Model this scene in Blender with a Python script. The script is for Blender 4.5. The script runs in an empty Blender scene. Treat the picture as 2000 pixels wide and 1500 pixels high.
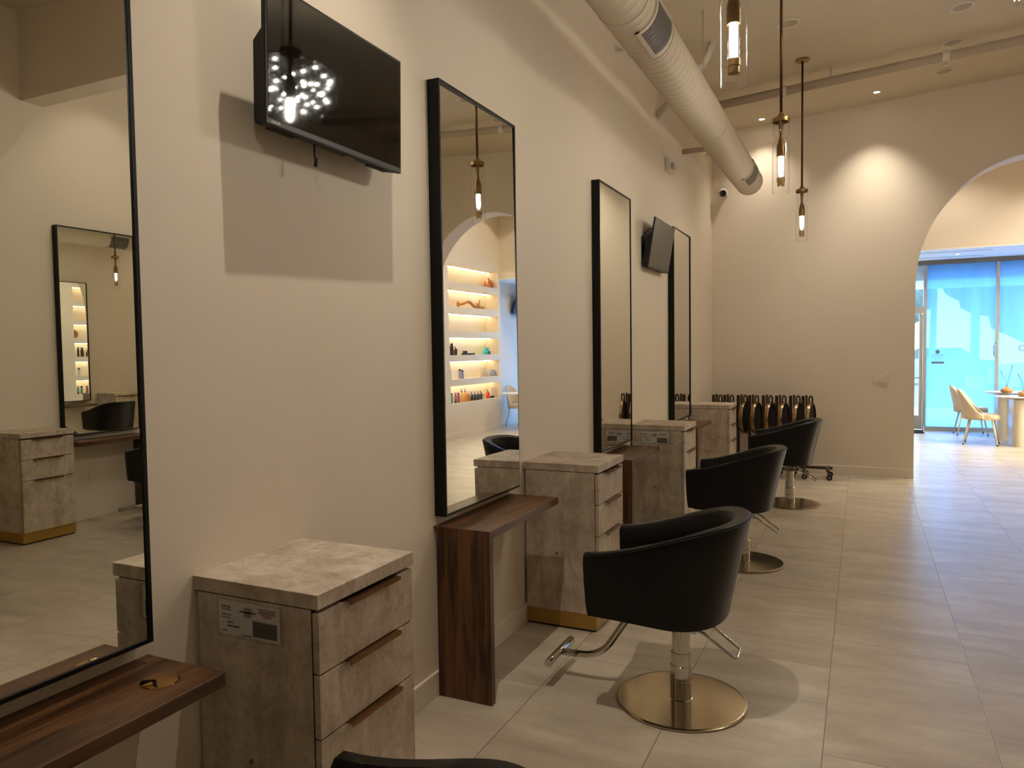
import bpy, bmesh, math, random
from mathutils import Vector, Matrix
random.seed(7)
PI = math.pi
SC = bpy.context.scene
COL = SC.collection

# ------------------------------------------------------------------ helpers
def lin(c):
    return tuple(((x/255)/12.92 if x/255 <= 0.04045 else ((x/255+0.055)/1.055)**2.4) for x in c)

class NT:
    def __init__(self, name):
        self.m = bpy.data.materials.new(name); self.m.use_nodes = True
        self.t = self.m.node_tree; self.n = self.t.nodes; self.l = self.t.links
        self.b = self.n['Principled BSDF']; self.out = self.n['Material Output']
    def node(self, typ, **kw):
        n = self.n.new(typ)
        for k, v in kw.items():
            if k.startswith('_'): setattr(n, k[1:], v)
            else:
                n.inputs[k.replace('__', ' ')].default_value = v
        return n
    def link(self, a, b): self.l.new(a, b)
    def math(self, op, a, b=None, c=None):
        n = self.n.new('ShaderNodeMath'); n.operation = op
        for i, v in enumerate((a, b, c)):
            if v is None: continue
            if isinstance(v, (int, float)): n.inputs[i].default_value = v
            else: self.l.new(v, n.inputs[i])
        return n.outputs[0]
    def mix(self, f, a, b):
        n = self.n.new('ShaderNodeMix'); n.data_type = 'RGBA'
        for s, v in ((n.inputs[0], f), (n.inputs[6], a), (n.inputs[7], b)):
            if isinstance(v, (int, float)): s.default_value = v
            elif isinstance(v, tuple): s.default_value = (*v[:3], 1)
            else: self.l.new(v, s)
        return n.outputs[2]
    def ramp(self, f, p0, p1):
        n = self.n.new('ShaderNodeMapRange'); n.inputs[1].default_value = p0; n.inputs[2].default_value = p1
        self.l.new(f, n.inputs[0]); return n.outputs[0]
    def coord(self, scale=(1, 1, 1), kind='Object'):
        tc = self.n.new('ShaderNodeTexCoord'); mp = self.n.new('ShaderNodeMapping')
        mp.inputs['Scale'].default_value = scale
        self.l.new(tc.outputs[kind], mp.inputs[0]); return mp.outputs[0]
    def noise(self, vec, scale, detail=4, rough=.55, dist=0.0):
        n = self.n.new('ShaderNodeTexNoise'); n.inputs['Scale'].default_value = scale
        n.inputs['Detail'].default_value = detail; n.inputs['Roughness'].default_value = rough
        n.inputs['Distortion'].default_value = dist
        self.l.new(vec, n.inputs['Vector']); return n.outputs['Fac']
    def bump(self, h, strength=.2, dist=.01):
        n = self.n.new('ShaderNodeBump'); n.inputs['Strength'].default_value = strength
        n.inputs['Distance'].default_value = dist
        self.l.new(h, n.inputs['Height']); self.l.new(n.outputs[0], self.b.inputs['Normal'])

def simple(name, rgb, rough=.5, metal=0, spec=.5, var=.04, scale=14, emit=None, es=0, bump=0):
    t = NT(name); c = lin(rgb)
    v = t.coord(); f = t.noise(v, scale, 3)
    t.link(t.mix(f, tuple(x*(1-var) for x in c), tuple(min(1, x*(1+var)) for x in c)), t.b.inputs['Base Color'])
    t.b.inputs['Roughness'].default_value = rough; t.b.inputs['Metallic'].default_value = metal
    t.b.inputs['Specular IOR Level'].default_value = spec
    if emit:
        t.b.inputs['Emission Color'].default_value = (*emit, 1); t.b.inputs['Emission Strength'].default_value = es
    if bump: t.bump(t.noise(v, 220, 2), bump, .002)
    return t.m

def paint(name, rgb, rough=.62, spec=.3):
    t = NT(name); c = lin(rgb); v = t.coord()
    f = t.noise(v, 1.3, 3)
    t.link(t.mix(f, tuple(x*.97 for x in c), tuple(x*1.03 for x in c)), t.b.inputs['Base Color'])
    t.b.inputs['Roughness'].default_value = rough; t.b.inputs['Specular IOR Level'].default_value = spec
    t.bump(t.noise(v, 160, 3), .06, .003)
    return t.m

def tile_mat():
    t = NT('floor_tile'); tc = t.n.new('ShaderNodeTexCoord'); sx = t.n.new('ShaderNodeSeparateXYZ')
    t.link(tc.outputs['Object'], sx.inputs[0]); x, y = sx.outputs[0], sx.outputs[1]
    u = t.math('DIVIDE', t.math('SUBTRACT', x, 1.017), .6096)
    i = t.math('FLOOR', u); fu = t.math('SUBTRACT', u, i)
    w = t.math('DIVIDE', t.math('SUBTRACT', t.math('SUBTRACT', y, 2.652), t.math('MULTIPLY', i, .374)), 1.2225)
    j = t.math('FLOOR', w); fw = t.math('SUBTRACT', w, j)
    du = t.math('MULTIPLY', t.math('MINIMUM', fu, t.math('SUBTRACT', 1.0, fu)), .6096)
    dw = t.math('MULTIPLY', t.math('MINIMUM', fw, t.math('SUBTRACT', 1.0, fw)), 1.2225)
    d = t.math('MINIMUM', du, dw)
    g = t.ramp(d, .0010, .0024)
    cb = t.n.new('ShaderNodeCombineXYZ'); t.link(i, cb.inputs[0]); t.link(j, cb.inputs[1])
    wn = t.n.new('ShaderNodeTexWhiteNoise'); t.link(cb.outputs[0], wn.inputs['Vector'])
    off = t.n.new('ShaderNodeVectorMath'); off.operation = 'MULTIPLY_ADD'
    t.link(wn.outputs['Color'], off.inputs[0]); off.inputs[1].default_value = (9, 9, 9); t.link(tc.outputs['Object'], off.inputs[2])
    mp = t.n.new('ShaderNodeMapping'); mp.inputs['Scale'].default_value = (.8, 3.2, 1); t.link(off.outputs[0], mp.inputs[0])
    n1 = t.noise(mp.outputs[0], 1.7, 6, .6, .6)
    n2 = t.noise(off.outputs[0], 9, 5, .6)
    base = t.mix(t.ramp(n1, .32, .7), lin((166, 153, 134)), lin((206, 194, 175)))
    base = t.mix(t.math('MULTIPLY', t.ramp(n2, .45, .7), .45), base, lin((170, 155, 137)))
    tone = t.math('ADD', t.math('MULTIPLY', wn.outputs['Value'], .05), .97)
    hv = t.n.new('ShaderNodeVectorMath'); hv.operation = 'SCALE'; t.link(base, hv.inputs[0]); t.link(tone, hv.inputs[3])
    t.link(t.mix(g, lin((112, 98, 82)), hv.outputs[0]), t.b.inputs['Base Color'])
    t.b.inputs['Specular IOR Level'].default_value = .62
    t.link(t.math('ADD', t.math('MULTIPLY', n2, .10), .28), t.b.inputs['Roughness'])
    mb = t.n.new('ShaderNodeMapping'); mb.inputs['Scale'].default_value = (14, 60, 1); t.link(off.outputs[0], mb.inputs[0])
    nb = t.noise(mb.outputs[0], 1.0, 4, .6, 1.2)
    t.bump(t.math('ADD', t.math('MULTIPLY', nb, .16), g), .25, .004)
    return t.m

def laminate():
    t = NT('concrete_look_laminate'); v = t.coord()
    vs = t.coord((9, 9, 1.3))
    a = t.noise(v, 8, 9, .68, .4); b = t.noise(vs, 1.6, 6, .6, .8); c = t.noise(v, 60, 3, .7)
    col = t.mix(t.ramp(a, .34, .68), lin((164, 147, 128)), lin((214, 199, 179)))
    col = t.mix(t.math('MULTIPLY', t.ramp(b, .47, .68), .48), col, lin((142, 124, 105)))
    col = t.mix(t.math('MULTIPLY', t.ramp(c, .52, .72), .42), col, lin((122, 104, 86)))
    # small dark pits and hairline cracks
    vo = t.n.new('ShaderNodeTexVoronoi'); vo.inputs['Scale'].default_value = 9; vo.inputs['Randomness'].default_value = 1
    dv = t.n.new('ShaderNodeVectorMath'); dv.operation = 'ADD'
    nn = t.n.new('ShaderNodeTexNoise'); nn.inputs['Scale'].default_value = 13; t.link(v, nn.inputs['Vector'])
    t.link(v, dv.inputs[0]); sc = t.n.new('ShaderNodeVectorMath'); sc.operation = 'SCALE'; sc.inputs[3].default_value = .09
    t.link(nn.outputs['Color'], sc.inputs[0]); t.link(sc.outputs[0], dv.inputs[1]); t.link(dv.outputs[0], vo.inputs['Vector'])
    pit = t.math('MULTIPLY', t.math('LESS_THAN', vo.outputs['Distance'], .065), t.ramp(t.noise(v, 3.1, 2), .52, .6))
    col = t.mix(t.math('MULTIPLY', pit, .75), col, lin((70, 55, 42)))
    vc = t.n.new('ShaderNodeTexVoronoi'); vc.feature = 'DISTANCE_TO_EDGE'; vc.inputs['Scale'].default_value = 3.2
    t.link(dv.outputs[0], vc.inputs['Vector'])
    cr = t.math('MULTIPLY', t.math('SUBTRACT', 1.0, t.ramp(vc.outputs['Distance'], .0, .012)), t.ramp(t.noise(v, 4.3, 2), .5, .62))
    col = t.mix(t.math('MULTIPLY', cr, .22), col, lin((104, 88, 72)))
    t.link(col, t.b.inputs['Base Color']); t.b.inputs['Roughness'].default_value = .5
    t.b.inputs['Specular IOR Level'].default_value = .35
    t.bump(a, .05, .003)
    return t.m

def walnut(axis):
    s = {'y': (16, 1.1, 16), 'z': (16, 16, 1.1)}[axis]
    t = NT('walnut_grain_' + axis); v = t.coord(s); v0 = t.coord()
    a = t.noise(v, 1.6, 8, .62, 1.0); b = t.noise(v, 7, 4, .6); c = t.noise(v0, 2.2, 3)
    col = t.mix(t.ramp(a, .40, .62), lin((50, 28, 12)), lin((104, 68, 40)))
    col = t.mix(t.math('MULTIPLY', t.ramp(b, .5, .75), .4), col, lin((44, 25, 11)))
    col = t.mix(t.math('MULTIPLY', t.ramp(c, .5, .72), .35), col, lin((110, 74, 46)))
    t.link(col, t.b.inputs['Base Color']); t.b.inputs['Roughness'].default_value = .38
    t.b.inputs['Specular IOR Level'].default_value = .4
    t.bump(b, .08, .002)
    return t.m

def thin_glass(name, tint=(1, 1, 1), gloss=.06):
    t = NT(name); t.n.remove(t.b)
    tr = t.node('ShaderNodeBsdfTransparent')
    gl = t.node('ShaderNodeBsdfGlossy'); gl.inputs['Roughness'].default_value = .02
    lw = t.node('ShaderNodeLayerWeight'); lw.inputs['Blend'].default_value = .35
    t.link(t.mix(t.math('POWER', lw.outputs['Facing'], 4.0), tint, tuple(x*.55 for x in tint)), tr.inputs[0])
    f = t.math('ADD', t.math('MULTIPLY', t.math('POWER', lw.outputs['Facing'], 3.0), .8), gloss)
    mx = t.node('ShaderNodeMixShader'); t.link(f, mx.inputs[0]); t.link(tr.outputs[0], mx.inputs[1]); t.link(gl.outputs[0], mx.inputs[2])
    t.link(mx.outputs[0], t.out.inputs[0]); return t.m

def hazy_pane(name, tint, haze, amount):
    t = NT(name); t.n.remove(t.b)
    tr = t.node('ShaderNodeBsdfTransparent'); tr.inputs[0].default_value = (*tint, 1)
    df = t.node('ShaderNodeBsdfTranslucent'); df.inputs[0].default_value = (*haze, 1)
    gl = t.node('ShaderNodeBsdfGlossy'); gl.inputs['Roughness'].default_value = .04
    v = t.coord((3, 1, .4)); f = t.ramp(t.noise(v, 1.5, 3), .2, .8)
    m1 = t.node('ShaderNodeMixShader'); t.link(t.math('ADD', t.math('MULTIPLY', f, .08), amount), m1.inputs[0])
    t.link(tr.outputs[0], m1.inputs[1]); t.link(df.outputs[0], m1.inputs[2])
    m2 = t.node('ShaderNodeMixShader'); m2.inputs[0].default_value = .05
    t.link(m1.outputs[0], m2.inputs[1]); t.link(gl.outputs[0], m2.inputs[2]); t.link(m2.outputs[0], t.out.inputs[0])
    return t.m

def emitter(name, rgb, s):
    t = NT(name); t.b.inputs['Base Color'].default_value = (.9, .9, .9, 1)
    t.b.inputs['Emission Color'].default_value = (*rgb, 1); t.b.inputs['Emission Strength'].default_value = s
    return t.m

def mirror_mat():
    t = NT('mirror_silver')
    v = t.coord(); f = t.noise(v, 2, 2)
    t.link(t.mix(f, (.86, .865, .80), (.875, .88, .815)), t.b.inputs['Base Color'])
    t.b.inputs['Metallic'].default_value = 1; t.b.inputs['Roughness'].default_value = 0.0
    return t.m

M = {}
M['wall'] = paint('wall_paint', (220, 207, 188))
M['ceil'] = paint('ceiling_paint', (208, 195, 172), .75, .2)
M['soffit'] = paint('soffit_white', (240, 238, 232))
M['trim'] = paint('trim_paint', (222, 211, 192), .4, .4)
M['tile'] = tile_mat()
M['lam'] = laminate()
M['wood_y'] = walnut('y'); M['wood_z'] = walnut('z')
M['black_metal'] = simple('black_powder_coat', (7, 8, 8), .42, 0, .25)
M['gap_shade'] = simple('painted_recess_shade', (20, 16, 12), .8)  # flat dark colour painted for the shade inside gaps and slots
M['mirror'] = mirror_mat()
M['leather'] = simple('black_leather', (10, 8, 8), .38, 0, .28, .15, 30, bump=.12)
M['chrome'] = simple('polished_chrome', (196, 192, 184), .06, 1, .5, .01)
M['steel'] = simple('brushed_steel', (190, 176, 150), .16, 1, .5, .03)
M['brass'] = simple('satin_brass', (160, 130, 86), .34, 1, .5, .05)
M['bronze'] = simple('bronze_handle', (128, 92, 58), .34, 1, .5, .06)
M['rod'] = simple('dark_bronze_rod', (96, 72, 50), .36, 1, .5, .05)
M['stem'] = simple('aged_brass_stem', (122, 96, 62), .34, 1, .5, .05)
M['gold'] = simple('gold_plinth_laminate', (172, 136, 66), .4, .55, .5, .04)
M['polbrass'] = simple('polished_brass_disc', (188, 150, 92), .05, 1, .5, .01)
M['cart'] = simple('dark_bronze_metal', (78, 61, 47), .36, .8, .5, .1)
M['cart_rim'] = simple('bronze_rim', (158, 132, 98), .26, 1, .5, .06)
M['rubber'] = simple('black_rubber', (24, 22, 20), .7)
M['tv_plastic'] = simple('tv_black_plastic', (16, 14, 14), .45, 0, .4)
M['tv_screen'] = simple('tv_screen_glass', (7, 6, 6), .035, 0, .6, .01)
M['tv_screen_matt'] = simple('tv_screen_matt', (24, 21, 19), .3, 0, .5, .02)
M['logo'] = simple('silver_lettering', (170, 165, 158), .4, .3)
M['glass'] = thin_glass('clear_glass')
M['crystal'] = thin_glass('crystal_glass', (1, 1, 1), .25)
M['acrylic'] = thin_glass('clear_acrylic', (.97, .97, .97), .03)
M['bulb'] = emitter('pendant_bulb_glow', (1.0, .93, .80), 380)
M['crys_bulb'] = emitter('chandelier_bulb_glow', (1.0, .94, .83), 420)
M['spot_lens'] = emitter('spot_lens_glow', (1.0, .82, .60), 40)
M['led'] = emitter('shelf_led_glow', (1.0, .88, .60), 250)
M['white_plastic'] = simple('white_plastic', (212, 203, 188), .4)
M['duct'] = simple('duct_paint', (192, 178, 156), .55, 0, .3)
M['grille'] = simple('grille_grey', (120, 114, 106), .5)
M['can'] = simple('downlight_baffle', (172, 158, 138), .6)
M['paper'] = simple('card_paper', (206, 202, 194), .6)
M['paper_grey'] = simple('card_grey_print', (128, 124, 116), .7)
M['ink'] = simple('black_ink', (24, 22, 22), .6)
M['ink_red'] = simple('red_ink', (140, 62, 60), .6)
M['pipe'] = paint('pipe_paint', (176, 160, 140), .5)
M['cream_fabric'] = simple('cream_chair_fabric', (206, 190, 166), .8, 0, .2, .06, 60, bump=.15)
M['white_metal'] = simple('white_painted_metal', (224, 216, 204), .35)
M['table_white'] = simple('pale_table_lacquer', (212, 203, 186), .3)
M['vase_wood'] = simple('burl_wood', (176, 124, 76), .45, 0, .4, .35, 22)
M['twig'] = simple('dried_twig', (62, 60, 58), .8)
M['terracotta'] = simple('brown_glaze', (126, 66, 30), .3, 0, .5, .2, 20)
M['drift'] = simple('driftwood', (186, 134, 78), .7, 0, .3, .35, 30)
M['alum'] = simple('window_aluminium', (176, 178, 176), .4, .5)
M['alum_dark'] = simple('window_head_grey', (108, 110, 106), .5, .3)
M['pane'] = hazy_pane('hazy_window_film', (.37, .65, .98), (.54, .73, .96), .34)
M['pane_clear'] = hazy_pane('door_glass', (.93, .97, 1), (.9, .95, 1), .03)
M['decal'] = simple('frosted_decal', (92, 112, 126), .6)
M['mat'] = simple('door_mat_fibre', (42, 38, 36), .95, 0, .1, .3, 90)
M['pavement'] = simple('pale_concrete', (214, 214, 210), .9, 0, .2, .06, 3)
M['asphalt'] = simple('asphalt', (112, 116, 122), .9, 0, .2, .1, 5)
M['leaf'] = simple('tree_foliage', (66, 92, 88), .9, 0, .1, .3, 6)
M['bark'] = simple('bark', (92, 86, 80), .9, 0, .1, .2, 20)
M['awning'] = simple('awning_stucco', (205, 208, 208), .9, 0, .1)

def link(o, parent=None):
    COL.objects.link(o)
    if parent is not None: o.parent = parent
    return o
def obj(name, bm, mat, parent=None, loc=None, rotz=None, smooth=False, auto=None):
    me = bpy.data.meshes.new(name)
    bmesh.ops.recalc_face_normals(bm, faces=bm.faces[:])
    bm.to_mesh(me); bm.free()
    me.materials.append(mat)
    if smooth or auto:
        me.polygons.foreach_set('use_smooth', [True]*len(me.polygons))
    o = bpy.data.objects.new(name, me)
    if auto: # keep flat faces crisp, round ones soft
        bm2 = bmesh.new(); bm2.from_mesh(me)
        for e in bm2.edges:
            if len(e.link_faces) == 2 and e.calc_face_angle(0) > auto: e.smooth = False
        bm2.to_mesh(me); bm2.free()
    if loc: o.location = loc
    if rotz: o.rotation_euler.z = rotz
    return link(o, parent)
def thing(name, label, cat, loc=(0, 0, 0), rotz=0, group=None):
    o = bpy.data.objects.new(name, None); o.empty_display_size = .1; COL.objects.link(o)
    o.location = loc; o.rotation_euler.z = rotz
    return tag(o, label, cat, group)
def tag(o, label, cat, group=None):
    o['label'] = label; o['category'] = cat
    if group: o['group'] = group
    return o
def struct(name, bm, mat, parent=None, **k):
    o = obj(name, bm, mat, parent, **k)
    if parent is None: o['kind'] = 'structure'
    return o
def dup(root, loc, rotz=0, label=None, group=None):
    r = root.copy(); COL.objects.link(r); r.location = loc; r.rotation_euler.z = rotz
    if label: r['label'] = label
    if group: r['group'] = group
    for ch in list(root.children):
        c = ch.copy(); COL.objects.link(c); c.parent = r
        for g in list(ch.children):
            d = g.copy(); COL.objects.link(d); d.parent = c
    return r

def box(bm, x0, x1, y0, y1, z0, z1, bev=0, seg=2):
    vs = [bm.verts.new(p) for p in ((x0,y0,z0),(x1,y0,z0),(x1,y1,z0),(x0,y1,z0),(x0,y0,z1),(x1,y0,z1),(x1,y1,z1),(x0,y1,z1))]
    fs = [bm.faces.new([vs[i] for i in f]) for f in ((3,2,1,0),(4,5,6,7),(0,1,5,4),(1,2,6,5),(2,3,7,6),(3,0,4,7))]
    if bev:
        es = list({e for f in fs for e in f.edges})
        bmesh.ops.bevel(bm, geom=es, offset=bev, segments=seg, affect='EDGES', profile=.6)
    return bm
def B(*a, **k): return box(bmesh.new(), *a, **k)
def lathe(bm, prof, seg=32, c=(0, 0, 0), axis='z'):
    rings = []
    for r, z in prof:
        ring = []
        if r < 1e-6: ring = [bm.verts.new(_ax(0, 0, z, c, axis))]
        else:
            for k in range(seg):
                a = 2*PI*k/seg; ring.append(bm.verts.new(_ax(r*math.cos(a), r*math.sin(a), z, c, axis)))
        rings.append(ring)
    for A, Bq in zip(rings, rings[1:]):
        if len(A) == 1 and len(Bq) == 1: continue
        for k in range(seg):
            k2 = (k+1) % seg
            if len(A) == 1: bm.faces.new((A[0], Bq[k2], Bq[k]))
            elif len(Bq) == 1: bm.faces.new((A[k], A[k2], Bq[0]))
            else: bm.faces.new((A[k], A[k2], Bq[k2], Bq[k]))
    return bm
def _ax(x, y, z, c, axis):
    if axis == 'z': p = (x, y, z)
    elif axis == 'y': p = (x, z, y)
    else: p = (z, x, y)
    return (p[0]+c[0], p[1]+c[1], p[2]+c[2])
def L(prof, seg=32, c=(0, 0, 0), axis='z'): return lathe(bmesh.new(), prof, seg, c, axis)
def round_path(pts, rad, n=6):
    pts = [Vector(p) for p in pts]; out = [pts[0]]
    for a, b, c in zip(pts, pts[1:], pts[2:]):
        u = (a-b); v = (c-b); r = min(rad, u.length*.49, v.length*.49)
        p0 = b+u.normalized()*r; p1 = b+v.normalized()*r
        for i in range(n+1):
            t = i/n; out.append(p0*(1-t)**2+b*2*t*(1-t)+p1*t*t)
    out.append(pts[-1]); return out
def tube(bm, pts, r, seg=12, closed=False, caps=True):
    pts = [Vector(p) for p in pts]; n = len(pts); rings = []; up = None
    rr = r if isinstance(r, (list, tuple)) else [r]*n
    for i, p in enumerate(pts):
        if closed: t = (pts[(i+1) % n]-pts[i-1])
        elif i == 0: t = pts[1]-p
        elif i == n-1: t = p-pts[-2]
        else: t = (pts[i+1]-p).normalized()+(p-pts[i-1]).normalized()
        t.normalize()
        if up is None:
            up = Vector((0, 0, 1)) if abs(t.z) < .9 else Vector((1, 0, 0))
        s = t.cross(up)
        if s.length < 1e-5: s = t.orthogonal()
        s.normalize(); up = s.cross(t).normalized()
        rings.append([bm.verts.new(p+(s*math.cos(2*PI*k/seg)+up*math.sin(2*PI*k/seg))*rr[i]) for k in range(seg)])
    pairs = list(zip(rings, rings[1:])) + ([(rings[-1], rings[0])] if closed else [])
    for A, Bq in pairs:
        for k in range(seg):
            bm.faces.new((A[k], A[(k+1) % seg], Bq[(k+1) % seg], Bq[k]))
    if caps and not closed:
        bm.faces.new(list(reversed(rings[0]))); bm.faces.new(rings[-1])
    return bm
def T(pts, r, seg=12, rad=0, **k):
    return tube(bmesh.new(), round_path(pts, rad) if rad else pts, r, seg, **k)
def prism(bm, poly, z0, z1):
    a = [bm.verts.new((x, y, z0)) for x, y in poly]; b = [bm.verts.new((x, y, z1)) for x, y in poly]
    bm.faces.new(list(reversed(a))); bm.faces.new(b)
    n = len(poly)
    for i in range(n): bm.faces.new((a[i], a[(i+1) % n], b[(i+1) % n], b[i]))
    return bm
def text_bm(s, size, extrude=.0004):
    cu = bpy.data.curves.new('lettering', 'FONT'); cu.body = s; cu.size = size; cu.extrude = extrude
    cu.align_x = 'LEFT'
    o = bpy.data.objects.new('lettering', cu)
    me = bpy.data.meshes.new_from_object(o)
    bm = bmesh.new(); bm.from_mesh(me)
    bpy.data.objects.remove(o); bpy.data.meshes.remove(me)
    return bm
def xf(bm, mat):
    bmesh.ops.transform(bm, matrix=mat, verts=bm.verts[:]); return bm
def merge(bm, other):
    me = bpy.data.meshes.new('tmp'); other.to_mesh(me); other.free(); bm.from_mesh(me); bpy.data.meshes.remove(me); return bm

# ------------------------------------------------------------------ room
D0, D1 = 9.82, 10.17           # the arched wall
XR = 5.09                      # salon wall opposite
WY = 15.45                     # shop window
YB = -2.6
def cz(x): return 4.28 + .065*x
struct('floor', B(-.2, 6.2, YB-.2, WY+.1, -.12, 0), M['tile'])
bm = bmesh.new()
vs = [bm.verts.new(p) for p in ((-.2,YB-.2,cz(-.2)),(6.2,YB-.2,cz(6.2)),(6.2,WY+.3,cz(6.2)),(-.2,WY+.3,cz(-.2)),
      (-.2,YB-.2,5.0),(6.2,YB-.2,5.0),(6.2,WY+.3,5.0),(-.2,WY+.3,5.0))]
for f in ((3,2,1,0),(4,5,6,7),(0,1,5,4),(1,2,6,5),(2,3,7,6),(3,0,4,7)): bm.faces.new([vs[i] for i in f])
struct('ceiling', bm, M['ceil'])
struct('wall_left', B(-.2, 0, YB, D0, 0, 4.9), M['wall'])
struct('wall_right', B(XR, XR+.2, YB, D0, 0, 4.9), M['wall'])
struct('wall_back', B(-.2, XR+.2, YB-.2, YB, 0, 4.9), M['wall'])
# arched wall: an elliptical arch
AXC, AA, AZ, AB = 3.49, 1.175, 2.24, 1.405
bm = bmesh.new(); N = 48
arch = [(AXC-AA, 0.0)] + [(AXC-AA*math.cos(PI*k/N), AZ+AB*math.sin(PI*k/N)) for k in range(N+1)] + [(AXC+AA, 0.0)]
def quad(pts): bm.faces.new([bm.verts.new(p) for p in pts])
for y in (D0, D1):
    quad([(-.2,y,0),(AXC-AA,y,0),(AXC-AA,y,4.9),(-.2,y,4.9)])
    quad([(AXC+AA,y,0),(6.0,y,0),(6.0,y,4.9),(AXC+AA,y,4.9)])
    for (xa, za), (xb, zb) in zip(arch[1:-1], arch[2:-1]):
        quad([(xa,y,za),(xb,y,zb),(xb,y,4.9),(xa,y,4.9)])
for (xa, za), (xb, zb) in zip(arch, arch[1:]):
    quad([(xa,D0,za),(xa,D1,za),(xb,D1,zb),(xb,D0,zb)])
quad([(-.2,D0,0),(-.2,D1,0),(-.2,D1,4.9),(-.2,D0,4.9)]); quad([(6.0,D0,0),(6.0,D1,0),(6.0,D1,4.9),(6.0,D0,4.9)])
quad([(-.2,D0,4.9),(6.0,D0,4.9),(6.0,D1,4.9),(-.2,D1,4.9)])
bmesh.ops.remove_doubles(bm, verts=bm.verts[:], dist=1e-5)
struct('wall_far', bm, M['wall'])
# beam across the far corner of the room behind the opposite stations
struct('wall_beam', B(3.55, XR, 4.19, 4.39, 3.83, 4.75), M['wall'])
def baseboard(name, *a): struct(name, B(*a, bev=.004), M['trim'])
baseboard('baseboard_left', 0, .015, YB, D0, 0, .112)
baseboard('baseboard_far', 0, AXC-AA, D0-.014, D0, 0, .112)
baseboard('baseboard_far_right', AXC+AA, XR, D0-.014, D0, 0, .112)
baseboard('baseboard_right', XR-.015, XR, YB, D0, 0, .112)
# reception
NX, NY0, NY1, NZ, NH, NP = 5.35, 11.70, 13.66, 2.895, .325, .450
bm = bmesh.new()
z_edges = [0.0]
for k in range(5, -1, -1):
    z0 = NZ - NP*k; z_edges += [z0, z0+NH]
z_edges.append(4.9)
for a, b in zip(z_edges[0::2], z_edges[1::2]): box(bm, NX, NX+.3, NY0, NY1, a, b)
box(bm, NX, NX+.3, D1, NY0, 0, 4.9); box(bm, NX, NX+.3, NY1, 13.75, 0, 4.9)
box(bm, NX+.3, NX+.4, D1, 13.75, 0, 4.9)
struct('wall_reception_right', bm, M['wall'])
struct('wall_window_side', B(5.6, 5.8, 13.75, WY+.1, 0, 4.9), M['wall'])
struct('wall_reception_left', B(-.2, 0, D1, WY+.1, 0, 4.9), M['wall'])
baseboard('baseboard_reception', NX-.014, NX, D1, 13.75, 0, .112)
baseboard('baseboard_window_side', 5.586, 5.6, 13.75, WY, 0, .112)
struct('wall_bulkhead', B(0, 5.6, 13.75, WY+.1, 3.095, 4.9), M['wall'])
struct('ceiling_soffit', B(0, 5.6, 13.75, WY+.1, 3.08, 3.095), M['soffit'])
for k, yy in enumerate((14.15, 14.95)):
    t = thing('soffit_vent', ('long slot air diffuser in the white soffit nearer the arch', 'long slot air diffuser in the white soffit nearer the window')[k], 'air vent', (2.4, yy, 3.08), 0, 'soffit slot diffusers')
    obj('slot', B(-1.4, 1.25, -.012, .012, -.004, .004), M['grille'], t)
# window wall
win = bpy.data.objects.new('window_1', None); COL.objects.link(win); win['kind'] = 'structure'
obj('frame_head', B(0, 5.6, WY-.05, WY+.05, 3.0, 3.08), M['alum_dark'], win)
obj('frame_sill', B(2.8, 5.6, WY-.06, WY+.06, 0, .075), M['alum'], win)
for x, w in ((2.805, .028), (3.905, .05), (5.03, .05)):
    obj('mullion', B(x-w/2, x+w/2, WY-.05, WY+.05, .07, 3.0), M['alum'], win)
for a, b in ((2.82, 3.88), (3.93, 5.005), (5.055, 5.6)):
    obj('pane', B(a, b, WY-.004, WY+.004, .075, 3.0), M['pane'], win)
obj('pull_handle', T([(3.885,WY-.06,1.58),(3.85,WY-.1,1.56),(3.85,WY-.1,1.36),(3.885,WY-.06,1.34)], .011, 10, .03), M['chrome'], win, smooth=True)
# logo, text lines and a pill mark on the glass
bm = L([(0,0),(.036,0),(.036,.003),(0,.003)], 24, (3.0, WY-.0085, 1.43), 'y')
box(bm, 2.905, 3.105, WY-.0085, WY-.0055, 1.215, 1.255, .0)
for k, (w, z) in enumerate(((.19, 1.372), (.21, 1.345), (.15, 1.318), (.20, 1.292), (.13, 1.27))):
    for q in range(7):
        a = -w/2+w*q/7; box(bm, 3.005+a, 3.005+a+w/7*random.uniform(.5, .85), WY-.0085, WY-.0055, z, z+(.014 if k == 0 else .008))
obj('decal', bm, M['decal'], win)
b2 = xf(text_bm('OL', .15, .001), Matrix.Translation((4.22, WY-.008, 1.43)) @ Matrix.Rotation(PI/2, 4, 'X'))
obj('window_lettering', b2, M['decal'], win)
dr = bpy.data.objects.new('door_1', None); COL.objects.link(dr); dr['kind'] = 'structure'
obj('frame', merge(B(2.765, 2.79, WY-.05, WY+.05, 0, 3.0), merge(B(0, 1.8, WY-.05, WY+.05, 0, 3.0), B(1.8, 2.765, WY-.05, WY+.05, 2.13, 2.25))), M['alum'], dr)
obj('door_stile', B(2.705, 2.76, WY-.03, WY+.03, .02, 2.12), M['alum'], dr)
obj('door_bottom_rail', B(1.81, 2.705, WY-.03, WY+.03, .02, .27), M['alum'], dr)
obj('door_glass', B(1.81, 2.705, WY-.004, WY+.004, .27, 2.12), M['pane_clear'], dr)
obj('transom_glass', B(1.8, 2.765, WY-.004, WY+.004, 2.25, 3.0), M['pane_clear'], dr)
obj('push_bar', T([(1.85,WY-.08,.96),(2.71,WY-.08,.96),(2.73,WY-.03,.96)], .012, 10, .02), M['chrome'], dr, smooth=True)
tag(obj('door_mat', B(1.95, 2.765, 14.82, 15.38, 0, .012, bev=.004), M['mat']), 'dark doormat on the tiles before the glass entrance door', 'doormat')

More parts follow.
